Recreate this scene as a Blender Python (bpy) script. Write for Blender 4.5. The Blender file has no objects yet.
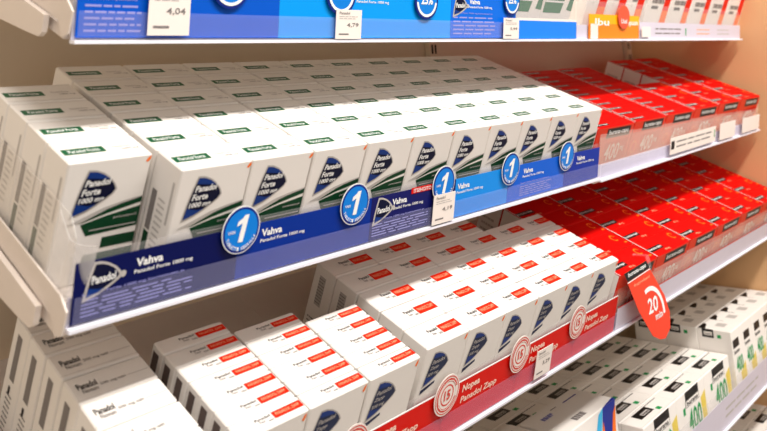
import bpy, math, random
from mathutils import Matrix, Vector
random.seed(7)
scn = bpy.context.scene
COL = scn.collection
TH = math.radians(23.7)          # the upper shelves slope down towards the front
CS, SN = math.cos(TH), math.sin(TH)
def F(x, y, z):                  # shelf-aligned coordinates -> room coordinates
    return Vector((x, CS*y - SN*z, SN*y + CS*z))

# ------------------------------------------------------------------ materials
def lin(c):
    return tuple(((v/255)/12.92 if v/255 <= .04045 else ((v/255+.055)/1.055)**2.4) for v in c)
MATS = {}
def mat(name, rgb, rough=.5, metal=0, noise=0, alpha=1, spec=.25, coat=0, nscale=60, bump=0):
    if name in MATS: return MATS[name]
    m = bpy.data.materials.new(name); m.use_nodes = True
    nt = m.node_tree; b = nt.nodes['Principled BSDF']
    c = lin(rgb)
    b.inputs['Roughness'].default_value = rough
    b.inputs['Metallic'].default_value = metal
    b.inputs['Specular IOR Level'].default_value = spec
    b.inputs['Coat Weight'].default_value = coat
    b.inputs['Coat Roughness'].default_value = .15
    tc = nt.nodes.new('ShaderNodeTexCoord')
    no = nt.nodes.new('ShaderNodeTexNoise'); no.inputs['Scale'].default_value = nscale; no.inputs['Detail'].default_value = 3
    nt.links.new(tc.outputs['Object'], no.inputs['Vector'])
    mx = nt.nodes.new('ShaderNodeMix'); mx.data_type = 'RGBA'
    k = noise or .03
    mx.inputs[6].default_value = (*[v*(1-k) for v in c], 1)
    mx.inputs[7].default_value = (*[min(1, v*(1+k)) for v in c], 1)
    nt.links.new(no.outputs['Fac'], mx.inputs[0]); nt.links.new(mx.outputs[2], b.inputs['Base Color'])
    if bump:
        bp = nt.nodes.new('ShaderNodeBump'); bp.inputs['Strength'].default_value = bump; bp.inputs['Distance'].default_value = .001
        nt.links.new(no.outputs['Fac'], bp.inputs['Height']); nt.links.new(bp.outputs['Normal'], b.inputs['Normal'])
    b.inputs['Alpha'].default_value = alpha
    MATS[name] = m
    return m
card = mat('white_card', (236, 231, 225), .55, noise=.02)
card_grey = mat('cream_card', (212, 200, 184), .6, noise=.03)
green = mat('green_ink', (0, 58, 30), .5, spec=.2)
green_lab = mat('label_green_ink', (10, 88, 52), .45)
navy = mat('navy_ink', (2, 8, 44), .45, spec=.15)
blue_ink = mat('blue_ink', (8, 50, 124), .45, spec=.2)
slate = mat('slate_ink', (30, 42, 74), .5, spec=.2)
white_ink = mat('white_ink', (240, 240, 238), .5)
grey_ink = mat('grey_ink', (128, 122, 120), .6)
lgrey_ink = mat('pale_grey_ink', (186, 180, 175), .6)
dark_ink = mat('dark_ink', (34, 30, 30), .5)
orange_ink = mat('orange_ink', (250, 118, 20), .5)
red_lab = mat('label_red_ink', (236, 36, 4), .5, spec=.12)
pale_orange = mat('pale_orange_ink', (250, 170, 130), .5)
red_card = mat('red_card', (204, 4, 1), .6, noise=.03, spec=.08)
red_face = mat('red_front_ink', (226, 58, 30), .5, spec=.15)
black_ink = mat('black_ink', (16, 13, 14), .4)
green400 = mat('bright_green_ink', (10, 150, 78), .5)
yellow_ink = mat('yellow_ink', (225, 200, 90), .5)
metal_white = mat('white_powder_coat', (222, 210, 200), .4, noise=.02)
lip_white = mat('white_plastic_lip', (240, 240, 250), .3)
rail_lilac = mat('lilac_white_plastic', (208, 202, 216), .3)
paper = mat('ticket_paper', (238, 228, 220), .6)
disc_blue = mat('disc_blue_ink', (0, 122, 215), .35)
disc_navy = mat('disc_edge_ink', (6, 38, 130), .35)
wob_red = mat('wobbler_red_ink', (240, 58, 18), .35, spec=.3)
sign_red = mat('sign_red_ink', (214, 14, 2), .4, spec=.15)
wall_m = mat('beige_wall_panel', (220, 202, 176), .7, noise=.05, nscale=5)
wood_m = mat('pale_wood_laminate', (218, 174, 128), .55, noise=.06, nscale=4)
floor_m = mat('grey_floor_vinyl', (150, 140, 128), .5, noise=.08, nscale=9)
ceil_m = mat('ceiling_paint', (235, 230, 222), .8)
slot_m = mat('dark_slot', (18, 15, 14), .8)
def clear(name, rgb, haze, rough=.12):
    m = bpy.data.materials.new(name); m.use_nodes = True; nt = m.node_tree
    b = nt.nodes['Principled BSDF']; b.inputs['Base Color'].default_value = (*lin(rgb), 1)
    b.inputs['Roughness'].default_value = rough; b.inputs['Specular IOR Level'].default_value = .8
    out = nt.nodes['Material Output']; tr = nt.nodes.new('ShaderNodeBsdfTransparent')
    ms = nt.nodes.new('ShaderNodeMixShader')
    no = nt.nodes.new('ShaderNodeTexNoise'); no.inputs['Scale'].default_value = 6
    tc = nt.nodes.new('ShaderNodeTexCoord'); nt.links.new(tc.outputs['Object'], no.inputs['Vector'])
    mr = nt.nodes.new('ShaderNodeMapRange'); mr.inputs[3].default_value = haze*.8; mr.inputs[4].default_value = haze*1.2
    nt.links.new(no.outputs['Fac'], mr.inputs[0]); nt.links.new(mr.outputs[0], ms.inputs[0])
    nt.links.new(tr.outputs[0], ms.inputs[1]); nt.links.new(b.outputs[0], ms.inputs[2])
    nt.links.new(ms.outputs[0], out.inputs[0]); MATS[name] = m
    return m
clear_p = clear('clear_plastic', (238, 232, 232), .085)
clear_side = clear('clear_side_plastic', (238, 232, 226), .16)
clear_pink = clear('hazy_clear_plastic', (246, 222, 206), .30)
corner_p = clear('frosted_corner_plastic', (246, 242, 240), .30)  # clear corner piece, whitened to paint in the highlight on its curve
channel_p = clear('milky_ticket_channel', (205, 205, 245), .085)

# ------------------------------------------------------------------ mesh builder
_txt = {}
def text_mesh(s, bold=0, shear=0, align='LEFT'):
    key = (s, bold, shear)
    if key in _txt: return _txt[key]
    cu = bpy.data.curves.new('lettering', 'FONT'); cu.body = s; cu.size = 1; cu.offset = bold; cu.shear = shear
    cu.resolution_u = 2
    o = bpy.data.objects.new('lettering', cu); COL.objects.link(o)
    dg = bpy.context.evaluated_depsgraph_get(); dg.update()
    me = bpy.data.meshes.new_from_object(o.evaluated_get(dg))
    vs = [(v.co.x, v.co.y) for v in me.vertices]; fs = [tuple(p.vertices) for p in me.polygons]
    bpy.data.objects.remove(o); bpy.data.curves.remove(cu); bpy.data.meshes.remove(me)
    x0 = min(v[0] for v in vs); x1 = max(v[0] for v in vs); y0 = min(v[1] for v in vs); y1 = max(v[1] for v in vs)
    vs = [((x-x0)/(x1-x0), (y-y0)/(y1-y0)) for x, y in vs]
    _txt[key] = (vs, fs); return _txt[key]

class MB:
    def __init__(s): s.v = []; s.f = []; s.m = []; s.mats = []
    def mi(s, m):
        if m not in s.mats: s.mats.append(m)
        return s.mats.index(m)
    def face(s, pts, m):
        b = len(s.v); s.v += [tuple(p) for p in pts]; s.f.append(tuple(range(b, b+len(pts)))); s.m.append(s.mi(m))
    def box(s, a, b, m, top=None, front=None, left=None):
        x0, y0, z0 = a; x1, y1, z1 = b; n = len(s.v)
        s.v += [(x0,y0,z0),(x1,y0,z0),(x1,y1,z0),(x0,y1,z0),(x0,y0,z1),(x1,y0,z1),(x1,y1,z1),(x0,y1,z1)]
        for q, mm in (((0,3,2,1),m),((4,5,6,7),top or m),((0,1,5,4),front or m),((1,2,6,5),m),((2,3,7,6),m),((3,0,4,7),left or m)):
            s.f.append(tuple(n+i for i in q)); s.m.append(s.mi(mm))
    def prism(s, poly, O, U, V, t, m, side=None):     # flat outline in plane O,U,V with thickness t along -(UxV)
        O, U, V = Vector(O), Vector(U), Vector(V); N = U.cross(V).normalized()
        A = [O+U*x+V*y for x, y in poly]; Bk = [p-N*t for p in A]; n = len(A)
        s.face(A, m); s.face(Bk[::-1], side or m)
        for i in range(n):
            j = (i+1) % n; s.face([A[i], Bk[i], Bk[j], A[j]], side or m)
    def poly(s, P, pts, m, e=1):                      # P = plane (O,U,V), raised a hair along U x V
        O, U, V = P; N = U.cross(V).normalized()*(.0002*e)
        s.face([O+U*x+V*y+N for x, y in pts], m)
    def rect(s, P, x0, y0, x1, y1, m, e=1): s.poly(P, [(x0,y0),(x1,y0),(x1,y1),(x0,y1)], m, e)
    def disc(s, P, cx, cy, r, m, e=1, n=28, ri=0, a0=0, a1=360):
        if not ri: s.poly(P, [(cx+r*math.cos(2*math.pi*i/n), cy+r*math.sin(2*math.pi*i/n)) for i in range(n)], m, e); return
        for i in range(n):
            t, u = [math.radians(a0+(a1-a0)*k/n) for k in (i, i+1)]
            s.poly(P, [(cx+r*math.cos(t), cy+r*math.sin(t)), (cx+r*math.cos(u), cy+r*math.sin(u)), (cx+ri*math.cos(u), cy+ri*math.sin(u)), (cx+ri*math.cos(t), cy+ri*math.sin(t))], m, e)
    def text(s, P, t, x, y, w, h, m, e=2, bold=.012, shear=0, ang=0):
        vs, fs = text_mesh(t, bold, shear); O, U, V = P; N = U.cross(V).normalized()*(.0002*e)
        b = len(s.v); ca, sa = math.cos(ang), math.sin(ang); k = s.mi(m)
        for a, c in vs:
            px, py = a*w, c*h; s.v.append(tuple(O+U*(x+px*ca-py*sa)+V*(y+px*sa+py*ca)+N))
        for f in fs: s.f.append(tuple(b+i for i in f)); s.m.append(k)
    def mesh(s, name):
        me = bpy.data.meshes.new(name); me.from_pydata(s.v, [], s.f)
        for m in s.mats: me.materials.append(m)
        me.polygons.foreach_set('material_index', s.m); me.update(); return me
def plane(O, U, V): return (Vector(O), Vector(U), Vector(V))
def link(name, me, parent=None, loc=(0,0,0), rot=(0,0,0)):
    o = bpy.data.objects.new(name, me); COL.objects.link(o); o.parent = parent; o.location = loc; o.rotation_euler = rot
    return o
def tag(o, label=None, cat=None, group=None, kind=None):
    if label: o['label'] = label
    if cat: o['category'] = cat
    if group: o['group'] = group
    if kind: o['kind'] = kind
    return o
def soften(me, w=.0007):
    return me
ORD = ['', 'first', 'second', 'third', 'fourth', 'fifth', 'sixth', 'seventh', 'eighth', 'ninth', 'tenth', 'eleventh', 'twelfth']

# ------------------------------------------------------------------ cartons (origin: bottom centre)
X, Y, Z = Vector((1,0,0)), Vector((0,1,0)), Vector((0,0,1))
def planes(w, d, h):
    return (plane((-w/2, -d/2, h), X, Y),              # top, origin at its front left corner
            plane((-w/2, -d/2, 0), X, Z),              # front
            plane((-w/2, d/2, 0), -Y, Z))              # left, origin at its back bottom corner
def shell(mb, w, d, h, m, top=None, front=None, left=None, b=.0012):
    # carton body with softened edges
    x, y = w/2, d/2
    mb.box((-x+b, -y, b), (x-b, y, h-b), m, front=front)
    P = [(-x, -y+b), (-x+b, -y), (x-b, -y), (x, -y+b), (x, y-b), (x-b, y), (-x+b, y), (-x, y-b)]
    mb.v = []; mb.f = []; mb.m = []; mb.mats = []
    rings = [(b, 0), (0, b), (0, h-b), (b, h)]
    R = []
    for ins, z in rings:
        s1, s2 = (x-ins)/x, (y-ins)/y
        R.append([(px*s1, py*s2, z) for px, py in P])
    mb.face(R[0][::-1], m)
    for k in range(3):
        for i in range(8):
            j = (i+1) % 8
            mm = m
            if k == 1 and i == 1: mm = front or m
            if k == 1 and i == 7: mm = left or m
            if k == 2: mm = top or m
            mb.face([R[k][i], R[k][j], R[k+1][j], R[k+1][i]], mm)
    mb.face(R[3], top or m)
def lines(mb, P, x0, x1, y0, y1, n, m, th=.35, jag=.25, e=1):
    for i in range(n):
        yy = y1-(y1-y0)*(i+.5)/n; hh = (y1-y0)/n*th/2
        a = x0; 
        while a < x1:
            l = random.uniform(.1, .3)*(x1-x0); bb = min(x1, a+l)
            mb.rect(P, a, yy-hh, bb-(x1-x0)*.015, yy+hh, m, e); a = bb+(x1-x0)*.02
            if a > x1-(x1-x0)*jag*random.random(): break
def shield(mb, P, x, z, w, h, body, hi, rim=None, e=1):
    out = [(0,0), (.04,.25), (.09,.50), (.15,.74), (.23,1.0), (.42,.98), (.62,.90), (.80,.78), (.93,.64), (1.0,.52), (.93,.42), (.78,.32), (.58,.21), (.34,.10)]
    if rim: mb.poly(P, [(x-w*.05+a*w*1.10, z-h*.075+c*h*1.12) for a, c in out], rim, e)
    mb.poly(P, [(x+a*w, z+c*h) for a, c in out], body, e+1)
    mb.poly(P, [(x+a*w, z+c*h) for a, c in [(.19,.86), (.23,1.0), (.42,.98), (.62,.90), (.80,.78), (.60,.80), (.40,.83)]], hi, e+2)
    mb.poly(P, [(x+a*w, z+c*h) for a, c in [(0,0), (.05,.28), (.18,.24), (.38,.19), (.58,.21), (.34,.10)]], hi, e+2)
def forte():
    w, d, h = .0778, .0422, .115; mb = MB(); shell(mb, w, d, h, card); T, Fr, L = planes(w, d, h)
    mb.rect(T, .003, .014, .041, .025, green_lab); mb.text(T, 'Panadol Forte', .008, .0165, .028, .0055, white_ink, bold=.01)
    mb.text(T, 'Panadol Forte', .049, .019, .018, .004, lgrey_ink); mb.text(T, '1000 mg', .056, .0135, .016, .0035, grey_ink)
    mb.rect(T, .001, .0034, .0768, .0039, lgrey_ink); mb.rect(T, .001, .0385, .0768, .0388, lgrey_ink)
    shield(mb, Fr, .012, h-.049, .036, .039, navy, blue_ink, lgrey_ink)
    for i, (t, ww) in enumerate((('Panadol', .026), ('Forte', .019), ('1000 mg', .026))):
        mb.text(Fr, t, .0185-i*.0017, h-.0235-i*.0080, ww*.90, .0062, white_ink, e=5, bold=.03, shear=.15)
    mb.poly(Fr, [(.019, h-.058), (.03, h-.0535), (.045, h-.0475), (.06, h-.0435), (.077, h-.0405), (.077, h-.0455), (.045, h-.0515)], green)
    mb.poly(Fr, [(.006, h-.0575), (.02, h-.053), (.04, h-.0455), (.06, h-.0415), (.0775, h-.039), (.0775, h-.0402), (.05, h-.0455), (.02, h-.056)], lgrey_ink, 2)
    mb.poly(Fr, [(.022, h-.0585), (.045, h-.0535), (.077, h-.049), (.077, h-.068), (.029, h-.070)], green)
    mb.text(Fr, 'parasetamoli', .052, h-.058, .022, .003, lgrey_ink, e=3)
    mb.rect(Fr, .031, h-.0655, .075, h-.0645, lgrey_ink, 3)
    mb.rect(Fr, .045, h-.084, .077, h-.074, green); mb.rect(Fr, .03, h-.098, .077, h-.088, green)
    mb.poly(Fr, [(.0725, h-.0065), (.0745, h-.003), (.0775, h-.0015), (.0768, h-.0055), (.0745, h-.0075)], orange_ink)
    mb.rect(L, .006, .014, .014, .042, green); mb.rect(L, .006, .044, .014, .082, grey_ink)
    lines(mb, L, .018, .030, .03, .08, 9, lgrey_ink)
    mb.rect(L, .034, .06, .037, .1, lgrey_ink)
    return mb.mesh('forte_carton'), (w, d, h)
def zapp(w, d, h, nm):
    mb = MB(); shell(mb, w, d, h, card); T, Fr, L = planes(w, d, h); k = d/.0367
    sc = max(k, .62)
    mb.rect(T, .0435, .0115*k, .0785-.001, .0115*k+.0135*sc*.98, red_lab)
    mb.text(T, 'PANADOL ZAPP', .0465, .0115*k+.0042*sc, .028, .0052*sc, pale_orange, bold=.01)
    mb.text(T, 'Panadol', .024, .0125*k+.0065*sc, .017, .0050*sc, dark_ink, bold=.01)
    mb.text(T, 'Zapp', .0265, .0125*k+.0005*sc, .007, .0045*sc, grey_ink); mb.text(T, '500', .036, .0125*k-.001, .006, .0035*sc, grey_ink)
    if k > .8: mb.rect(T, 0, .0028, w, .0032, lgrey_ink)
    shield(mb, Fr, .0085, h-.0475, .038, .037, slate, blue_ink, lgrey_ink)
    for i, (t, ww) in enumerate((('Panadol', .026), ('Zapp', .018), ('500 mg', .022))):
        mb.text(Fr, t, .0155-i*.0019, h-.0235-i*.0074, ww*.88, .0052, lgrey_ink, e=5, bold=.012, shear=.15)
    mb.poly(Fr, [(.006, h-.0520), (.006, h-.0575), (.030, h-.0500), (.030, h-.0470)], slate)
    mb.poly(Fr, [(w-.007, h-.0085), (w-.005, h-.004), (w-.002, h-.0025), (w-.0025, h-.0075), (w-.0045, h-.0105)], orange_ink)
    lines(mb, L, .15*d, .75*d, .02, .05, 6, grey_ink)
    if d < .03:
        mb.rect(L, .18*d, .03, .66*d, h-.006, mat('brown_grey_ink', (96, 82, 78), .6))  # printed bar, widened and darkened to paint in shade on this end
    else:
        mb.rect(L, .3*d, h-.05, .6*d, h-.012, lgrey_ink); lines(mb, L, .3*d, .6*d, h-.048, h-.014, 9, grey_ink, e=2)
    return mb.mesh(nm), (w, d, h)
def tallc():      # plain grey-lettered cartons at the lower left
    w, d, h = .0755, .0330, .1165; mb = MB(); shell(mb, w, d, h, card); T, Fr, L = planes(w, d, h)
    mb.text(T, 'Panadol', .006, .0155, .018, .0075, dark_ink, bold=.02); mb.text(T, 'Novum', .0085, .0100, .014, .0048, grey_ink, bold=.02)
    mb.text(T, '500 mg tabl', .026, .0125, .024, .0042, grey_ink, bold=.01); mb.rect(T, 0, .0035, w, .0039, lgrey_ink)
    mb.rect(T, .052, .0145, .073, .0152, lgrey_ink)
    shield(mb, Fr, .007, h-.053, .041, .043, slate, blue_ink, lgrey_ink)
    mb.rect(L, .010, h-.058, .020, h-.012, grey_ink); lines(mb, L, .010, .022, h-.110, h-.07, 8, grey_ink)
    mb.rect(L, .012, h-.072, .016, h-.064, dark_ink, 2)
    return mb.mesh('tall_carton'), (w, d, h)
def caps(w, d, h, nm):
    mb = MB(); shell(mb, w, d, h, red_card, left=card, front=red_face); T, Fr, L = planes(w, d, h)
    k = d/.0452
    mb.rect(T, 0, 0, .0016, d, card); 
    lw, lh = (.052, .0105) if k > .7 else (.052, .0070)
    mb.rect(T, .0018, .012*k, .0018+lw, .012*k+lh, black_ink); mb.text(T, 'burana-caps', .0038, .012*k+lh*.2, lw*.9, lh*.62, white_ink, bold=.015)
    if k > .7:
        mb.text(T, '400 mg', .046, .003, .018, .0055, pale_orange, bold=.01)
        mb.disc(T, w-.022, d*.60, .0085, orange_ink, n=14, ri=.006, a0=20, a1=300)
        mb.rect(T, w-.013, .008, w-.005, .0115, orange_ink)
    mb.rect(Fr, .038, h-.021, w-.012, h-.004, black_ink); mb.text(Fr, 'burana-caps', .045, h-.0175, .074, .011, white_ink, bold=.02, e=3)
    mb.poly(Fr, [(.04, h-.03), (w-.01, h-.026), (w-.01, h-.062), (.055, h-.07)], red_card)
    mb.text(Fr, '400', .048, h-.062, .052, .030, white_ink, e=3, bold=.005); mb.text(Fr, 'mg', .104, h-.05, .014, .009, white_ink, e=3)
    lines(mb, Fr, .01, .08, h-.080, h-.070, 2, pale_orange)
    mb.disc(Fr, .02, h-.05, .012, orange_ink, n=16, ri=.009)
    lines(mb, L, .2*d, .8*d, .3*h, .7*h, 3, lgrey_ink)
    return mb.mesh(nm), (w, d, h)
def tabs():       # white carton, black label and green figures
    w, d, h = .1365, .0412, .088; mb = MB(); shell(mb, w, d, h, card); T, Fr, L = planes(w, d, h)
    mb.rect(T, .03, .016, .082, .036, black_ink); mb.poly(T, [(.046, .0195), (.074, .0195), (.074, .0275), (.046, .0275)], lgrey_ink, 2); mb.text(T, 'burana', .048, .0208, .024, .0052, dark_ink, e=3, bold=.03)
    mb.rect(T, .075, .0345, .128, .036, dark_ink); mb.rect(T, .086, .008, .098, .017, green400)
    mb.rect(T, .0, .003, w, .0034, lgrey_ink)
    mb.rect(Fr, .040, h-.015, .104, h-.001, black_ink); mb.rect(Fr, .038, h-.027, .104, h-.015, dark_ink); mb.rect(Fr, .040, h-.026, .102, h-.016, card, 2)
    mb.text(Fr, 'burana', .044, h-.0245, .053, .008, dark_ink, e=4, bold=.02)
    mb.text(Fr, '400', .046, h-.073, .062, .040, green400, e=3, bold=.015); mb.rect(Fr, .026, h-.036, .036, h-.024, green400)
    mb.poly(Fr, [(.11, h-.03), (.134, h-.022), (.134, h-.078), (.115, h-.084)], yellow_ink)
    lines(mb, L, .008, .034, .03, .06, 4, lgrey_ink)
    return mb.mesh('tablet_carton'), (w, d, h)
def stand():      # the upright cartons with a black block on the end face
    w, d, h = .0674, .0695, .131; mb = MB(); shell(mb, w, d, h, card); T, Fr, L = planes(w, d, h)
    mb.poly(T, [(0, d-.004), (0, d-.018), (.030, d-.010), (.036, d-.002), (.006, d-.001)], black_ink)
    mb.rect(T, .026, .022, .050, .042, lgrey_ink)
    mb.rect(L, .010, h-.0165, .034, h, black_ink); mb.rect(L, .014, h-.0125, .031, h-.005, card, 2); mb.text(L, 'burana', .0155, h-.0115, .014, .005, dark_ink, e=3)
    mb.rect(L, .041, h-.0155, .049, h-.009, green400)
    mb.rect(Fr, .004, h-.034, .040, h-.018, black_ink); mb.text(Fr, 'burana', .006, h-.045, .032, .008, dark_ink, bold=.02)
    mb.text(Fr, '400', .010, h-.082, .040, .030, green400, bold=.02); mb.poly(Fr, [(.03, h-.085), (.064, h-.07), (.064, h-.11), (.035, h-.118)], yellow_ink)
    return mb.mesh('upright_carton'), (w, d, h)
def stripe(w, d, h, nm, first=False):
    mb = MB(); shell(mb, w, d, h, card); T, Fr, L = planes(w, d, h)
    mb.poly(Fr, [(w-.036, .012), (w-.006, .012), (w-.002, h-.004), (w-.032, h-.004)], red_lab)
    mb.poly(Fr, [(w-.036, .012), (w-.006, .012), (w-.005, .046), (w-.035, .046)], orange_ink, 2)
    lines(mb, Fr, .020, w-.035, .060, .070, 1, grey_ink, th=1); lines(mb, Fr, .022, w-.055, .048, .055, 1, dark_ink, th=1)
    mb.rect(Fr, .0, h-.008, w, h-.004, orange_ink)
    return mb.mesh(nm), (w, d, h)
def greenc():
    w, d, h = .098, .05, .10; mb = MB(); shell(mb, w, d, h, card); T, Fr, L = planes(w, d, h)
    g2 = mat('mid_green_ink', (10, 112, 70), .5, spec=.2)
    mb.poly(Fr, [(.004, .03), (.060, .03), (.074, h-.01), (.004, h-.01)], g2)
    mb.rect(Fr, .004, .048, .066, .051, white_ink, 2); mb.rect(Fr, .004, .062, .069, .064, white_ink, 2); mb.poly(Fr, [(.078, .036), (.096, .034), (.096, .08), (.086, .07)], g2)
    return mb.mesh('green_carton'), (w, d, h)
def bluebox():
    w, d, h = .171, .081, .138; mb = MB(); shell(mb, w, d, h, card); T, Fr, L = planes(w, d, h)
    vi = mat('violet_ink', (60, 50, 150), .5); pv = mat('pale_violet_ink', (140, 140, 200), .5)
    bl = mat('royal_ink', (14, 40, 150), .4); cy = mat('cyan_ink', (60, 180, 230), .4)
    lines(mb, T, .030, .062, .052, .060, 2, pv, th=1.2); mb.rect(T, .070, .064, .088, .066, grey_ink)
    mb.rect(T, .108, .062, .152, .0645, vi)
    lines(mb, T, .060, .095, .012, .022, 1, grey_ink, th=1.2)
    mb.poly(T, [(w-.044, .0), (w-.001, .0), (w-.001, .006), (w-.008, .005)], bl)
    mb.poly(Fr, [(w-.046, h), (w-.001, h), (w-.018, h-.05), (w-.040, h-.10), (w-.058, h-.05)], bl)
    mb.poly(Fr, [(w-.046, h), (w-.056, h-.03), (w-.066, h-.06), (w-.074, h-.03), (w-.062, h-.006)], cy, 2)
    mb.poly(Fr, [(w-.048, h-.020), (w-.044, h-.060), (w-.054, h-.090), (w-.062, h-.05)], orange_ink, 3)
    mb.poly(Fr, [(w-.014, h-.018), (w-.003, h-.008), (w-.012, h-.06), (w-.034, h-.08)], orange_ink, 3)
    mb.poly(L, [(.012, h-.03), (.050, h-.012), (.066, h-.045), (.044, h-.10), (.020, h-.08)], bl); mb.poly(L, [(.040, h-.11), (.066, h-.05), (.076, h-.03), (.062, h-.12)], orange_ink)
    mb.disc(T, .014, .004, .003, orange_ink, n=10)
    return mb.mesh('wide_carton'), (w, d, h)

def carton(name, kit, x, y, z, tilt, label, group, cat='medicine box', jit=.4):
    me, (w, d, h) = kit
    jx, jy, rz = random.uniform(-jit, jit)*.001, random.uniform(-jit, jit)*.0006, random.uniform(-jit, jit)*.004
    c = (x+w/2+jx, y+d/2+jy, z)
    loc = F(*c) if tilt else Vector(c)
    R = (Matrix.Rotation(TH, 3, 'X') if tilt else Matrix.Identity(3)) @ Matrix.Rotation(rz, 3, 'Z') @ Matrix.Rotation(random.uniform(-1, 1)*.0035*jit, 3, 'Y')
    o = link(name, me, None, loc, R.to_euler()); tag(o, label, cat, group); return o

LEANS = {k: math.radians(v) for k, v in {1: 8, 2: 12, 3: 16, 4: 8, 5: 8}.items()}
YBS = {1: .046, 2: .036, 3: .033, 4: .036, 5: .010}
RAILZ = {1: .1122, 2: -.1154, 3: -.3472, 4: -.6250, 5: -.8640}
JOIN = .8165; JOINS = {3: .8035}                      # where two shelf units meet
def rise(k, x):                    # the right unit of the second shelf climbs slightly
    return .0125*(x-1.10) if (k == 2 and x > JOIN-.003) else 0
# shelf surfaces, measured square to the sloping decks
S = {1: .0955, 2: -.1175, 3: -.3220}
# ---- second shelf: white and green cartons
K = forte(); g = 'white and green cartons on the second shelf'
for i in range(11):
    n = 4 if i == 0 else 6
    x0 = -.0845 if i == 0 else (i-1)*.08+.0005; y0 = .037 if i == 0 else 0.0005
    for j in range(n):
        carton('medicine_carton', K, x0, y0+j*.0434, S[2]+.0005, 1,
               'white carton with green top label, %s column from left, %s from front, second shelf' % (ORD[i+1], ORD[j+1]), g)
# ---- second shelf: red cartons
kt = caps(.1392, .0222, .0822, 'thin_caps_carton'); kT = caps(.1392, .0448, .0822, 'caps_carton')
g = 'red cartons on the second shelf'
for c in range(6):
    x0 = .8030+c*.1408; dz = rise(2, x0+.07)
    if c < 3:
        for j in range(11):
            carton('red_carton', kt, x0, .0005+j*.0226, S[2]+.0008+dz, 1, 'slim red carton, second shelf, %s red column from left, %s row from front' % (ORD[c+1], ORD[j+1]), g)
    else:
        for j in range(3 if c == 3 else 6):
            carton('red_carton', kT, x0, .0005+j*.0454, S[2]+.0008+dz, 1, 'thick red carton, second shelf, %s red column from left, %s row from front' % (ORD[c+1], ORD[j+1]), g)
# ---- third shelf: plain cartons at the left end
K = tallc(); g = 'grey-lettered cartons at the left end of the third shelf'
for j in range(7):
    carton('medicine_carton', K, -.0510, -.104+.0005+j*.0337, S[3]+.0005, 1, 'plain white carton with grey lettering, left end of third shelf, %s from front' % ORD[j+1], g, jit=.7)
# ---- third shelf: slim red-label cartons
K = zapp(.0790, .0202, .1165, 'slim_zapp_carton'); g = 'slim red-label cartons on the third shelf'
for c, (x0, n) in enumerate(((.0445, 7), (.1255, 6), (.2070, 5))):
    for j in range(n):
        carton('medicine_carton', K, x0, -.104+j*.0208, S[3]+.0005, 1, 'slim white carton, red top label, third shelf, %s slim column from left, %s from front' % (ORD[c+1], ORD[j+1]), g)
K = zapp(.0778, .0367, .1165, 'zapp_carton'); g = 'wider red-label cartons on the third shelf'
for c in range(6):
    for j in range(5 if c < 4 else 4):
        carton('medicine_carton', K, .303+c*.0787, -.100+j*.0376, S[3]+.0005, 1, 'white carton, red top label, third shelf, %s wide column from left, %s from front' % (ORD[c+1], ORD[j+1]), g)
# ---- third shelf: red cartons
K = caps(.1445, .0447, .0832, 'caps_carton_low'); g = 'red cartons on the third shelf'
for c in range(6):
    for j in range(6):
        carton('red_carton', K, .7975+c*.1465, -.100+j*.0452, S[3]+.0005, 1, 'red carton with black label, third shelf, %s red column from left, %s row from front' % (ORD[c+1], ORD[j+1]), g)
# ---- fourth shelf (level): white cartons with green figures
D4 = -.6195
K = tabs(); g = 'white cartons with green figures on the fourth shelf'
for c in range(5):
    x0 = 1.1995-.138*(4-c)
    for j in range(6):
        if (c < 2 and j < 3) or (c == 2 and x0+.0 < .895 and 0): continue
        carton('tablet_carton', K, x0, .057+j*.0416, D4+.0005, 0, 'white carton with black label, fourth shelf, %s column from left, %s row from front' % (ORD[c+1], ORD[j+1]), g)
K = stand(); g = 'upright cartons at the right of the fourth shelf'
for i in range(5):
    for j in range(3):
        carton('upright_carton', K, 1.3395+i*.0680, .047+j*.0702, D4+.0005, 0, 'upright pale carton on fourth shelf, %s from left in the %s row' % (ORD[i+1], ['front', 'middle', 'back'][j]), g)
K = bluebox()
carton('wide_carton', K, .7235, .087, D4+.0005, 0, 'wide white carton with blue, orange and cyan corner logo on the fourth shelf', None)
carton('wide_carton', K, .545, .100, D4+.0005, 0, 'shadowed wide carton with blue and orange print under the red sign', None)
# ---- bottom shelf cartons
D5 = -.88
KB = (K0 := tabs()); g = 'cartons on the bottom shelf'
for c in range(4):
    for j in range(4):
        carton('tablet_carton', KB, 1.14+c*.138, .035+j*.0416, D5+.0405, 0, 'white carton with black label on bottom shelf, %s column from left, %s row from front' % (ORD[c+1], ORD[j+1]), g)
# ---- top shelf cartons
K = stripe(.1130, .05, .10, 'striped_carton'); g = 'orange-striped cartons on the top shelf'
for c in range(5):
    carton('striped_carton', K, 1.112+c*.1150, .108, S[1]+.0005, 1, 'white carton with orange-red stripe on the top shelf, %s from left' % ORD[c+1], g)
K = stripe(.0780, .05, .10, 'narrow_striped_carton')
for c in range(3):
    carton('striped_carton', K, .860+c*.0800, .108, S[1]+.0005, 1, 'narrow white and red carton behind the orange sign, %s from left' % ORD[c+1], 'narrow red-striped cartons behind the orange sign')
K = greenc()
for c in range(2):
    carton('green_carton', K, .615+c*.1, .108, S[1]+.0005, 1, '%s green and white carton above the small blue strip, top shelf' % ['left', 'right'][c], 'green and white cartons on the top shelf')
K = (forte()[0], (.0785, .0425, .115))
for j in range(4):
    carton('medicine_carton', K, -.072, .112+j*.0434, S[1]+.0005, 1, 'white carton at the left end of the top shelf, %s from front' % ORD[j+1], 'white cartons at the left end of the top shelf')

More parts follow.
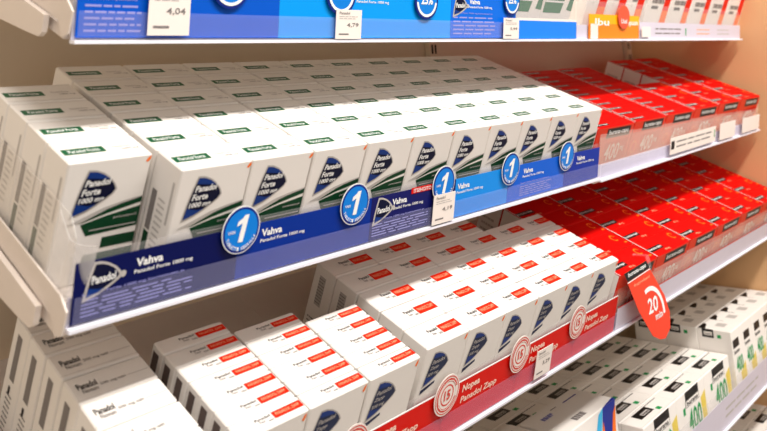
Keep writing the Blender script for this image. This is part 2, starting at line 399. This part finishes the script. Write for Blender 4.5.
# ------------------------------------------------------------------ shelves
NAMES = {1: 'top', 2: 'second', 3: 'third', 4: 'fourth', 5: 'bottom'}
XR = 1.662
def to_room(pts_tilted): return [F(*p) for p in pts_tilted]
for k, part in [(k, p) for k in (1, 2, 3, 4, 5) for p in (0, 1)]:
    J = JOINS.get(k, JOIN)
    if part == 0: xa, xb = (-.0870 if k == 2 else -.079), J-.001
    else: xa, xb = J+.001, (XR if k != 3 else 1.678)
    off = Vector((xa, YBS[k], RAILZ[k]+rise(k, xa+.01)))
    root = link('shelf', None, None, off)
    if k == 2 and part: root.rotation_euler = (0, -math.atan(.0125), 0)
    tag(root, '%s half of the %s shelf, pale metal with a white front lip' % (['left', 'right'][part], NAMES[k]), 'shelf', 'shelves of the medicine display')
    tilt = k < 4
    s = S.get(k, {4: D4, 5: D5+.04}.get(k))
    T = (lambda p: F(*p)-Vector((xa, YBS[k], RAILZ[k]))) if tilt else (lambda p: Vector(p)-Vector((xa, YBS[k], RAILZ[k])))
    def tb(mb, a, b, m):
        n0 = len(mb.v); mb.box(a, b, m)
        for i in range(n0, len(mb.v)): mb.v[i] = tuple(T(mb.v[i]))
    y0 = {1: .0954, 2: -.0085, 3: -.1030, 4: .040, 5: .014}[k]; LEAN = LEANS[k]
    ye = {1: .380, 2: .300, 3: .2200, 4: .330, 5: .330}[k]
    mb = MB(); tb(mb, (xa-(.0025 if not part else 0), y0, s-.010), (xb, ye, s), metal_white)
    q = math.ceil((xa+.1)/.2)*.2-.1
    while q < xb-.01:             # pressed ribs in the deck
        tb(mb, (q, y0+.01, s), (q+.0015, ye-.01, s+.0002), metal_white); q += .2
    link('deck', mb.mesh('deck'), root)
    mb = MB(); U = Vector((0, -math.sin(LEAN), math.cos(LEAN))); Nn = Vector((0, -math.cos(LEAN), -math.sin(LEAN))); wd = xb-xa
    hgt = {1: .050, 2: .047, 3: .052, 4: .060, 5: .05}[k]
    mb.prism([(0, .003), (wd, .003), (wd, hgt*.55), (0, hgt*.55)], Nn*.0006, X, U, .0016, rail_lilac)
    link('rail_back', mb.mesh('rail_back'), root)
    mb = MB(); mb.prism([(0, 0), (wd, 0), (wd, .0032), (0, .0032)], Nn*.0075, X, U, .0095, lip_white); link('front_lip', mb.mesh('front_lip'), root)
    if k < 4 and part == 0:        # end flange and bracket at the left end
        yf = y0
        def plate(name, x, t, poly):
            mb = MB(); A = [T((x, a, s+c)) for a, c in poly]; Bk = [p+Vector((t, 0, 0)) for p in A]
            mb.face(A[::-1], metal_white); mb.face(Bk, metal_white)
            for i in range(len(A)):
                j = (i+1) % len(A); mb.face([A[i], Bk[i], Bk[j], A[j]], metal_white)
            link(name, mb.mesh(name), root)
        plate('end_flange', xa-.0050, .0018, [(yf-.010, -.002), (yf+.0, -.0085), (yf+.012, .0035), (ye, .0035), (ye, .0245), (yf+.004, .0245), (yf-.010, .018)])
        plate('bracket', xa-.0112, .0050, [(yf+.026, .0035), (yf+.0245, -.012), (yf+.030, -.0175), (yf+.055, -.021), (ye+.03, -.052), (ye+.03, .0035)])

# ------------------------------------------------------------------ rail frame helper: local x along the shelf, y up the leaning rail, z towards the viewer
def rail_obj(name, me, k, x, parent=None, lift=.0):
    o = link(name, me, parent); LEAN = LEANS[k]
    U = Vector((0, -math.sin(LEAN), math.cos(LEAN))); N = Vector((0, -math.cos(LEAN), -math.sin(LEAN)))
    if parent is None:
        R = Matrix((X, U, N)).transposed()
        if rise(k, x): R = Matrix.Rotation(-math.atan(.0125), 3, 'Y') @ R
        o.rotation_euler = R.to_euler(); o.location = Vector((x, YBS[k], RAILZ[k]+rise(k, x))) + N*lift
    return o
RP = plane((0,0,0), X, Y)
def sheet(mb, x0, y0, x1, y1, m, t=.0006):
    mb.box((x0, y0, -t), (x1, y1, 0), m)
def logo(mb, x, y, w, h, e=2):
    out = [(0,0), (.04,.25), (.09,.50), (.15,.74), (.23,1.0), (.42,.98), (.62,.90), (.80,.78), (.93,.64), (1.0,.52), (.93,.42), (.78,.32), (.58,.21), (.34,.10)]
    mb.poly(RP, [(x+a*w, y+c*h) for a, c in out], lgrey_ink, e); mb.disc(RP, x+1.02*w, y+.52*h, .09*h, lgrey_ink, e, n=12)
    mb.poly(RP, [(x+(.085+a*.83)*w, y+(.11+c*.82)*h) for a, c in out], navy, e+1)
    mb.poly(RP, [(x+(.085+a*.83)*w, y+(.11+c*.82)*h) for a, c in [(0,0), (.05,.28), (.38,.19), (.58,.21), (.34,.10)]], blue_ink, e+2)
    mb.text(RP, 'Panadol', x+.20*w, y+.42*h, .62*w, .22*h, white_ink, e+3, bold=.02, ang=.03)

def blue_sign(k, x0, x1, h, rgb, label, vahva=None, lg=None, small=None, flash=None, nm=None, group=None):
    mb = MB(); m = mat('sign_print_%d_%d_%d' % rgb, rgb, .35, spec=.15); w = x1-x0  # rgb holds the print blue plus reflected light, stepped panel by panel
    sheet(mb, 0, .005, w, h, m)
    if vahva is not None:
        mb.text(RP, 'Vahva', vahva, h-.0135, .026, .0070, white_ink, bold=.03)
        mb.text(RP, 'Panadol Forte 1000 mg', vahva-.001, h-.0200, .058, .0042, white_ink, bold=.015)
    if lg is not None: logo(mb, lg, h-.0325, .034, .031)
    if small:
        fade = mat('faint_print_ink', (150, 150, 215), .5)
        mb.text(RP, 'Panadol Forte 1000 mg kuumeeseen ja', small[0], h-.028, (small[1]-small[0])*.9, .0026, fade)
        lines(mb, RP, small[0], small[1], .0085, h-.030, 5, fade)
    if flash: mb.rect(RP, flash, h-.0055, flash+.042, h+.0015, sign_red, 3); mb.text(RP, 'ITSEHOITO', flash+.004, h-.0045, .033, .0045, white_ink, 5, bold=.01)
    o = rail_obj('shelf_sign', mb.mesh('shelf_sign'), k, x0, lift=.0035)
    return tag(o, label, 'sign', group)
def roundel(k, x, y, r, kind, label, group):
    mb = MB(); n = 36
    circ = [(r*math.cos(2*math.pi*i/n), r*math.sin(2*math.pi*i/n)) for i in range(n)]
    if kind in ('1', '25'):
        mb.prism(circ, (0,0,0), X, Y, .0006, disc_navy if kind == '25' else white_ink)
        mb.disc(RP, 0, 0, r*.96, disc_navy, 1)
        mb.disc(RP, 0, 0, r*.86, disc_blue, 2)
        if kind == '1':
            mb.poly(RP, [(r*a, r*b) for a, b in ((-.16,-.50), (.10,-.50), (.34,.62), (.12,.62), (.02,.50), (-.22,.38), (-.27,.18), (.01,.28))], white_ink, 4)
            mb.text(RP, 'VAIN', -r*.72, -r*.1, r*.38, r*.14, white_ink, 4)
            ring = 'TABLETTI KERRALLA'
        else:
            mb.text(RP, '25%', -r*.50, -r*.18, r*1.0, r*.52, white_ink, 4, bold=.03); ring = None
            mb.disc(RP, 0, 0, r*.86, white_ink, 3, ri=r*.72, a0=185, a1=355)
        if ring:
            for i, ch in enumerate(ring):
                if ch == ' ': continue
                a = math.radians(205+i*130/(len(ring)-1)); cx, cy = r*.86*math.cos(a), r*.86*math.sin(a)
                mb.text(RP, ch, cx-.0013*math.cos(a+math.pi/2), cy-.0013*math.sin(a+math.pi/2), r*.09, r*.15, white_ink, 4, bold=.02, ang=a+math.pi/2)
    else:
        mb.prism(circ, (0,0,0), X, Y, .0006, paper)
        rr = mat('sign_ring_ink', (214, 70, 60), .5)
        mb.disc(RP, 0, 0, r*.93, rr, 1, ri=r*.88); mb.disc(RP, 0, 0, r*.82, rr, 1, n=16, ri=r*.66, a0=20, a1=340)
        mb.disc(RP, 0, 0, r*.74, paper, 2, n=12, ri=r*.70); mb.disc(RP, 0, 0, r*.52, rr, 1, ri=r*.45)
        mb.text(RP, '15', -r*.26, -r*.24, r*.5, r*.5, rr, 3, bold=.03)
    o = rail_obj('sign_roundel', mb.mesh('sign_roundel'), k, x, lift=.0068)
    U = Vector((0, -math.sin(LEANS[k]), math.cos(LEANS[k]))); o.location += U*y
    return tag(o, label, 'sign', group)
def ticket(k, x, w, y0, y1, label, big='4,04', strip=False, lean=0, group=None):
    mb = MB(); sheet(mb, 0, 0, w, y1-y0, paper); h = y1-y0
    if strip is None: pass
    elif strip:
        mb.rect(RP, .004, .3*h, .020, .8*h, dark_ink); lines(mb, RP, .03, w-.012, .25*h, .85*h, 2, grey_ink, th=.3)
        mb.rect(RP, w-.009, .3*h, w-.005, .8*h, green400)
    else:
        mb.text(RP, 'Panadol', w*.12, h*.84, w*.4, h*.09, grey_ink, bold=.01); lines(mb, RP, w*.12, w*.85, h*.66, h*.80, 2, lgrey_ink)
        mb.text(RP, big, w*.42, h*.40, w*.46, h*.15, grey_ink, bold=.01)
        mb.rect(RP, w*.12, h*.14, w*.5, h*.19, grey_ink)
    o = rail_obj('price_ticket', mb.mesh('price_ticket'), k, x, lift=.0085)
    U = Vector((0, -math.sin(LEANS[k]), math.cos(LEANS[k]))); o.location += U*y0
    return tag(o, label, 'price tag', group)
def channel(k, x0, x1, h, label, material=channel_p, y0=.006):
    mb = MB(); mb.box((0, y0, -.0006), (x1-x0, h, 0), material)
    o = rail_obj('ticket_channel', mb.mesh('ticket_channel'), k, x0, lift=.0060)
    return tag(o, label, 'shelf rail')
def riser(k, x0, x1, h, label, material=clear_p, lift=0.0, side=None, y0=.006):
    root = rail_obj('clear_riser', None, k, x0, lift=lift)
    tag(root, label, 'plastic riser')
    mb = MB(); mb.box((0, y0, -.0012), (x1-x0, h, 0), material)
    fp = link('front_panel', mb.mesh('front_panel'), root)
    if side:
        mb = MB(); A = [F(*p) for p in ((x0, -.006, S[k]+.012), (x0, side, S[k]+.012), (x0, side, S[k]+.084), (x0, .012, S[k]+.084), (x0, -.004, S[k]+.072))]
        Mi = root.matrix_basis.inverted() if False else (Matrix.Translation(root.location) @ root.rotation_euler.to_matrix().to_4x4()).inverted()
        A = [Mi @ a for a in A]; Bk = [Mi @ (F(*p)+Vector((.0012, 0, 0))) for p in ((x0, -.006, S[k]+.012), (x0, side, S[k]+.012), (x0, side, S[k]+.084), (x0, .012, S[k]+.084), (x0, -.004, S[k]+.072))]
        mb.face(A[::-1], clear_side); mb.face(Bk, clear_side)
        for i in range(len(A)):
            j = (i+1) % len(A); mb.face([A[i], Bk[i], Bk[j], A[j]], lip_white if i == 20 else clear_side)
        sg = link('side_guard', None, None, root.location, root.rotation_euler); tag(sg, 'clear plastic side guard with frosted corner at the left end of the second shelf', 'plastic guard')
        link('side_panel', mb.mesh('side_panel'), sg)
        mb = MB(); n = 8; r0 = .016; lo = [];  hi = []
        for i in range(n+1):
            t = math.radians(180+90*i/n); lo.append(Mi @ F(x0+r0+r0*math.cos(t), .006+r0*math.sin(t), S[k]+.010)); hi.append(Mi @ F(x0+r0+r0*math.cos(t), .006+r0*math.sin(t), S[k]+.066))
        lo.insert(0, Mi @ F(x0, .030, S[k]+.010)); hi.insert(0, Mi @ F(x0, .030, S[k]+.080)); lo.append(Mi @ F(x0+.0165, -.0100, S[k]+.010)); hi.append(Mi @ F(x0+.0165, -.0100, S[k]+.066))
        off = Mi.to_3x3() @ Vector((.0012, .0006, 0))
        for i in range(len(lo)-1):
            mb.face([lo[i], lo[i+1], hi[i+1], hi[i]], corner_p); mb.face([lo[i+1]+off, lo[i]+off, hi[i]+off, hi[i+1]+off], corner_p)
            mb.face([hi[i], hi[i+1], hi[i+1]+off, hi[i]+off], corner_p)
        link('rounded_corner', mb.mesh('rounded_corner'), sg)
    return root

# second shelf signs, panel blues stepped to paint in the reflection gradient
H2 = .0535
gs = 'blue signs on the second shelf rail'
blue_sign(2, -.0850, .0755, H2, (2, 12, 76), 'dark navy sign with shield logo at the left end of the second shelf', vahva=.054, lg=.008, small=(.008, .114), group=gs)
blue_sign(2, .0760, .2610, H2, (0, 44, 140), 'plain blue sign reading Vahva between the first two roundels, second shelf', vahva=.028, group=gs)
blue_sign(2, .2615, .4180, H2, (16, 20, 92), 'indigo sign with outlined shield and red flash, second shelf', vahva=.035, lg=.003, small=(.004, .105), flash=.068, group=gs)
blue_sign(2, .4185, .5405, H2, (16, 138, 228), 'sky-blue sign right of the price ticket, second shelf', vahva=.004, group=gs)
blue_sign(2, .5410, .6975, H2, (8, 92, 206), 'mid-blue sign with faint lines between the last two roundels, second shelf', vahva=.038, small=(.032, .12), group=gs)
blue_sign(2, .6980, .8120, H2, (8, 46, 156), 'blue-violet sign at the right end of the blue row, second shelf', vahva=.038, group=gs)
for i, x in enumerate((.0759, .2304, .3887, .5406, .6977)):
    roundel(2, x, .0525, .0222, '1', 'round blue cut-out reading 1, %s from left on the second shelf' % ORD[i+1], 'blue roundels on the second shelf')
channel(2, -.084, .814, .027, 'milky plastic channel over the lower blue signs, second shelf')
ticket(2, .3690, .0435, .0050, .0410, 'paper price ticket beside the indigo sign on the second shelf', '4,19')
riser(2, -.0885, .8145, .0585, 'clear plastic riser around the white and green cartons, second shelf', side=.22)
riser(2, .8185, XR-.002, .078, 'hazy clear riser in front of the red cartons, second shelf', clear_pink)
channel(2, .8190, 1.655, .026, 'clear ticket channel under the red cartons, second shelf', channel_p)
ticket(2, 1.098, .245, .010, .042, 'long white label strip in front of red cartons, second shelf', strip=True)
ticket(2, 1.37, .10, .008, .044, 'blank white ticket right of the long label, second shelf', strip=None)
ticket(2, 1.520, .125, .008, .042, 'blank white ticket at the right end of the second shelf', strip=None)
# third shelf signs
H3 = .0605
def red_sign(k, x0, x1, h, label, tx, group):
    mb = MB(); sheet(mb, 0, .005, x1-x0, h, sign_red)
    mb.box((0, h, -.0006), (x1-x0, h+.0012, .0001), white_ink)
    cream = mat('cream_ink', (250, 214, 196), .5)
    mb.text(RP, 'Nopea', tx-.002, h-.0160, .036, .0110, cream, bold=.03, shear=.1); mb.text(RP, 'Panadol Zapp', tx-.003, h-.0285, .076, .0100, cream, bold=.02, shear=.1)
    return tag(rail_obj('shelf_sign', mb.mesh('shelf_sign'), k, x0, lift=.0035), label, 'sign', group)
gs = 'red signs on the third shelf rail'
red_sign(3, .0400, .1995, H3, 'red sign reading Nopea below the slim cartons at the left', .04, gs)
red_sign(3, .2000, .3545, H3, 'red sign reading Nopea left of the first visible roundel', .037, gs)
red_sign(3, .3550, .5110, H3, 'red sign reading Nopea between the first two visible roundels', .037, gs)
red_sign(3, .5115, .6655, H3, 'red sign reading Nopea above the paper ticket, third shelf', .034, gs)
red_sign(3, .6660, .8010, H3, 'red sign at the right end of the red row, third shelf', .034, gs)
for i, x in enumerate((.1990, .3548, .5111, .6657)):
    roundel(3, x, .0575, .0235, '15', 'round white cut-out with red rings, %s from left on the third shelf' % ORD[i+1], 'white roundels on the third shelf')
channel(3, .0, .801, .032, 'milky plastic channel over the lower red signs, third shelf')
ticket(3, .5540, .041, .010, .0480, 'small paper price ticket on the red sign, third shelf', '3,29')
riser(3, -.0800, .8010, .067, 'clear plastic riser behind the red signs, third shelf')
riser(3, .8055, XR-.002, .076, 'hazy clear riser in front of the red cartons, third shelf', clear_pink)
mb = MB(); sheet(mb, 0, .004, .85, .040, rail_lilac); mb.rect(RP, .0, .0395, .85, .0412, sign_red)
tag(rail_obj('label_strip', mb.mesh('label_strip'), 3, .8060, lift=.0040), 'blank lilac-white label strip with thin red edge, third shelf', 'label strip')
# fourth shelf rail
mb = MB(); sheet(mb, 0, .004, .86, .060, rail_lilac); lines(mb, RP, .42, .62, .018, .045, 2, lgrey_ink, th=.3)
tag(rail_obj('label_strip', mb.mesh('label_strip'), 4, .79, lift=.0040), 'blank lilac-white label strip along the fourth shelf', 'label strip')
riser(4, .55, XR-.002, .074, 'clear plastic riser in front of the fourth shelf cartons')
# top shelf signs
H1 = .066
gs = 'signs on the top shelf rail'
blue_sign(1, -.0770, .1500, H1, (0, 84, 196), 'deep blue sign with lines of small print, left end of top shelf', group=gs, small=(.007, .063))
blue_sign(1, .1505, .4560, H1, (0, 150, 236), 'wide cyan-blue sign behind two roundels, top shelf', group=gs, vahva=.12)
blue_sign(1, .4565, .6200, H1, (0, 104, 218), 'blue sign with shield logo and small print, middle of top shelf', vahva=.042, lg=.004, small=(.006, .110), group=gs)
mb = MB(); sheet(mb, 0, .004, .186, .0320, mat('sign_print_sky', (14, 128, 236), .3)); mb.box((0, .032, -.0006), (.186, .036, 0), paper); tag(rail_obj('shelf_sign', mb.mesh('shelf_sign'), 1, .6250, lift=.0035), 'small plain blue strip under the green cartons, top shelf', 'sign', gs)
for x, y, r_, t in ((.0826, .0575, .0235, 'left of the middle'), (.2408, .0555, .0240, 'behind the middle price ticket'), (.3990, .0530, .0240, 'left of the logo sign'), (.604, .0600, .0210, 'above the right price ticket')):
    roundel(1, x, y, r_, '25', 'round navy-edged cut-out %s, top shelf' % t, 'blue 25% roundels on the top shelf')
ticket(1, -.0106, .0450, .0075, .055, 'tall paper price ticket reading 4,04 near the left end of the top shelf', '4,04')
ticket(1, .2320, .0425, .0040, .0380, 'paper price ticket over the cyan-blue sign, top shelf', '4,79')
ticket(1, .5800, .0420, .0040, .0350, 'paper price ticket next to the green cartons, top shelf', '5,99')
channel(1, -.076, .620, .0285, 'milky plastic channel over the lower blue signs, top shelf')
riser(1, -.0800, .8145, .070, 'clear plastic riser over the left part of the top shelf')
riser(1, .8185, XR-.002, .070, 'clear plastic riser over the right part of the top shelf')
mb = MB(); oy = mat('sign_orange_ink', (255, 134, 20), .4); sheet(mb, 0, .004, .205, .047, oy)
mb.rect(RP, .0, .030, .205, .047, mat('sign_yellow_ink', (255, 176, 10), .4)); mb.rect(RP, .006, .004, .034, .030, paper, 2)
mb.text(RP, 'Ibu', .022, .027, .055, .013, white_ink, bold=.02); mb.text(RP, 'kipuun', .150, .026, .048, .013, white_ink, bold=.02)
so = rail_obj('shelf_sign', mb.mesh('shelf_sign'), 1, .856, lift=.0035); tag(so, 'orange and yellow sign with a red oval, right of the top shelf', 'sign', gs)
mb = MB(); n = 28; mb.prism([(0.024*math.cos(2*math.pi*i/n), .022*math.sin(2*math.pi*i/n)) for i in range(n)], (0,0,0), X, Y, .0006, mat('oval_red_ink', (226, 84, 52), .4))
mb.text(RP, 'Uusi', -.012, -.012, .024, .009, white_ink, bold=.02)
ov = link('oval_badge', mb.mesh('oval_badge'), so, (.132, .044, .0035)); ov['label'] = 'coral red oval badge'
ticket(1, 1.064, .040, .007, .027, 'tiny paper ticket at the right end of the orange sign', strip=None)
mb = MB(); sheet(mb, 0, .003, .590, .036, rail_lilac); lines(mb, RP, .075, .215, .010, .028, 2, grey_ink, th=.3); mb.rect(RP, .233, .010, .239, .026, green400)
lines(mb, RP, .30, .38, .010, .028, 2, pale_orange, th=.3); lines(mb, RP, .43, .51, .010, .028, 2, lgrey_ink, th=.3)
tag(rail_obj('label_strip', mb.mesh('label_strip'), 1, 1.062, lift=.0040), 'pale lilac label strip under the orange-striped cartons, top shelf', 'label strip')

# ------------------------------------------------------------------ shelf wobbler hanging from the third shelf
out = [(.8037,-.2564),(.8872,-.2531),(.897,-.2667),(.9073,-.279),(.9422,-.3197),(.9544,-.3484),(.9494,-.3723),(.9266,-.3829),(.905,-.379),(.88,-.3671),(.8407,-.3208),(.8123,-.271)]
ctr = Vector((.87, 0, -.30))
root = link('shelf_wobbler', None, None, (.87, .0, -.30)); tag(root, 'orange-red hanging tag with black top and white 20, third shelf', 'shelf tag')
mb = MB(); WP = plane((-.87, 0, .30), X, Z)
mb.prism(out, (-.87, 0, .30), X, Z, .0007, wob_red)
mb.poly(WP, [out[0], out[1], out[2], (.8123, -.271)], black_ink, 1)
mb.poly(WP, [(.8123-.001, -.2715), (.897, -.267), (.898, -.2685), (.8125, -.273)], white_ink, 2)
mb.text(WP, 'burana-caps', .8165, -.2665, .067, .0085, white_ink, 3, bold=.02, ang=.04)
mb.text(WP, 'ibuprofeeni', .832, -.2835, .060, .006, pale_orange, 3, bold=.01, ang=.03)
mb.text(WP, '20', .8735, -.334, .038, .024, white_ink, 3, bold=.02, ang=-.02); mb.text(WP, 'min', .897, -.3475, .028, .010, white_ink, 3, bold=.02)
for i in range(14):
    a, b = [math.radians(108-t*110/14) for t in (i, i+1)]
    r0, r1 = .050, .043
    c0 = (.884, -.343)
    mb.poly(WP, [(c0[0]+r0*math.cos(a)*1.05, c0[1]+r0*math.sin(a)), (c0[0]+r0*math.cos(b)*1.05, c0[1]+r0*math.sin(b)), (c0[0]+r1*math.cos(b)*1.05, c0[1]+r1*math.sin(b)), (c0[0]+r1*math.cos(a)*1.05, c0[1]+r1*math.sin(a))], white_ink, 2)
link('tag', mb.mesh('tag'), root)
mb = MB(); mb.prism([(.8886, -.248), (.902, -.247), (.908, -.262), (.905, -.285), (.899, -.277), (.896, -.262)], (-.87, .0012, .30), X, Z, .0006, clear_p)
mb.box((.893-.87, .0015, -.248+.30), (.901-.87, .026, -.2465+.30), clear_p)
mb.box((.893-.87, .0245, -.300+.30), (.901-.87, .026, -.2465+.30), clear_p)
a = link('plastic_arm', mb.mesh('plastic_arm'), root); a['label'] = 'clear plastic arm'

# ------------------------------------------------------------------ uprights with slots
for i, x in enumerate((.790, 1.650)):
    mb = MB(); mb.box((-.014, 0, -1.25), (.014, .0118, 1.0), wall_m)
    P = plane((0, 0, 0), X, Z)
    for q in range(-36, 30):
        z = .122+q*.032
        for sx in (-.0060, .0040): mb.rect(P, sx-.0026, z-.010, sx+.0026, z+.007, slot_m)
    tag(link('slotted_upright', mb.mesh('slotted_upright'), None, (x, .3325, 0)), 'slotted metal upright on the back panel, %s' % ('behind the middle of the shelves' if i == 0 else 'in the right corner'), 'shelf upright', 'slotted uprights behind the shelves')

# ------------------------------------------------------------------ room
def struct(name, a, b, m):
    mb = MB(); mb.box(a, b, m); o = link(name, mb.mesh(name)); o['kind'] = 'structure'; return o
struct('wall_back', (-2.2, .345, -1.3), (1.69, .40, 1.5), wall_m)
struct('wall_right', (1.684, -.075, -1.3), (1.72, .345, 1.5), wood_m)
struct('floor', (-2.2, -3.2, -1.34), (3.0, .42, -1.3), floor_m)

# ------------------------------------------------------------------ light
def area(name, loc, target, sx, sy, power, rgb):
    l = bpy.data.lights.new(name, 'AREA'); l.shape = 'RECTANGLE'; l.size = sx; l.size_y = sy; l.energy = power; l.color = rgb
    o = bpy.data.objects.new(name, l); COL.objects.link(o); o.location = loc
    o.rotation_euler = (Vector(target)-Vector(loc)).to_track_quat('-Z', 'Y').to_euler(); return o
area('ceiling_lamp', (.6, -1.45, 1.95), (.6, .05, -.1), 3.2, .22, 118, (1, .95, .90))
sp = bpy.data.lights.new('spot_lamp', 'SPOT'); sp.energy = 75; sp.color = (1, .86, .72); sp.spot_size = math.radians(26); sp.spot_blend = .7; sp.shadow_soft_size = .08
so = bpy.data.objects.new('spot_lamp', sp); COL.objects.link(so); so.location = (.9, -2.2, 1.55); so.rotation_euler = (Vector((1.45, .1, -.15))-so.location).to_track_quat('-Z', 'Y').to_euler()
w = bpy.data.worlds.new('shop_surroundings'); scn.world = w; w.use_nodes = True
nt = w.node_tree; bg = nt.nodes['Background']
tc = nt.nodes.new('ShaderNodeTexCoord'); sep = nt.nodes.new('ShaderNodeSeparateXYZ'); cr = nt.nodes.new('ShaderNodeValToRGB')
nt.links.new(tc.outputs['Generated'], sep.inputs[0]); mr = nt.nodes.new('ShaderNodeMapRange'); mr.inputs[1].default_value = -1; mr.inputs[2].default_value = 1
nt.links.new(sep.outputs[2], mr.inputs[0]); nt.links.new(mr.outputs[0], cr.inputs[0]); nt.links.new(cr.outputs[0], bg.inputs[0])
cr.color_ramp.elements[0].color = (.62, .53, .45, 1); cr.color_ramp.elements[1].color = (.92, .88, .84, 1)
bg.inputs[1].default_value = .72

# ------------------------------------------------------------------ camera
cam = bpy.data.cameras.new('camera'); co = bpy.data.objects.new('camera', cam); COL.objects.link(co)
cx = Vector((.667, -.742, -.065)); fw = Vector((.739, .649, .182)).normalized()
cx = (cx - fw*cx.dot(fw)).normalized(); up = cx.cross(fw)*1.0
M = Matrix((cx, up, -fw)).transposed()
co.matrix_world = Matrix.Translation((-.403, -.604, .060)) @ M.to_4x4()
cam.sensor_width = 36; cam.lens = 780.2/767*36; cam.shift_y = -275.5/767; cam.clip_start = .02
cam.dof.use_dof = True; cam.dof.focus_distance = 1.0; cam.dof.aperture_fstop = 6.5
scn.camera = co
vs = scn.view_settings; vs.view_transform = 'Standard'; vs.look = 'None'; vs.gamma = 1; vs.use_curve_mapping = False; vs.exposure = 0
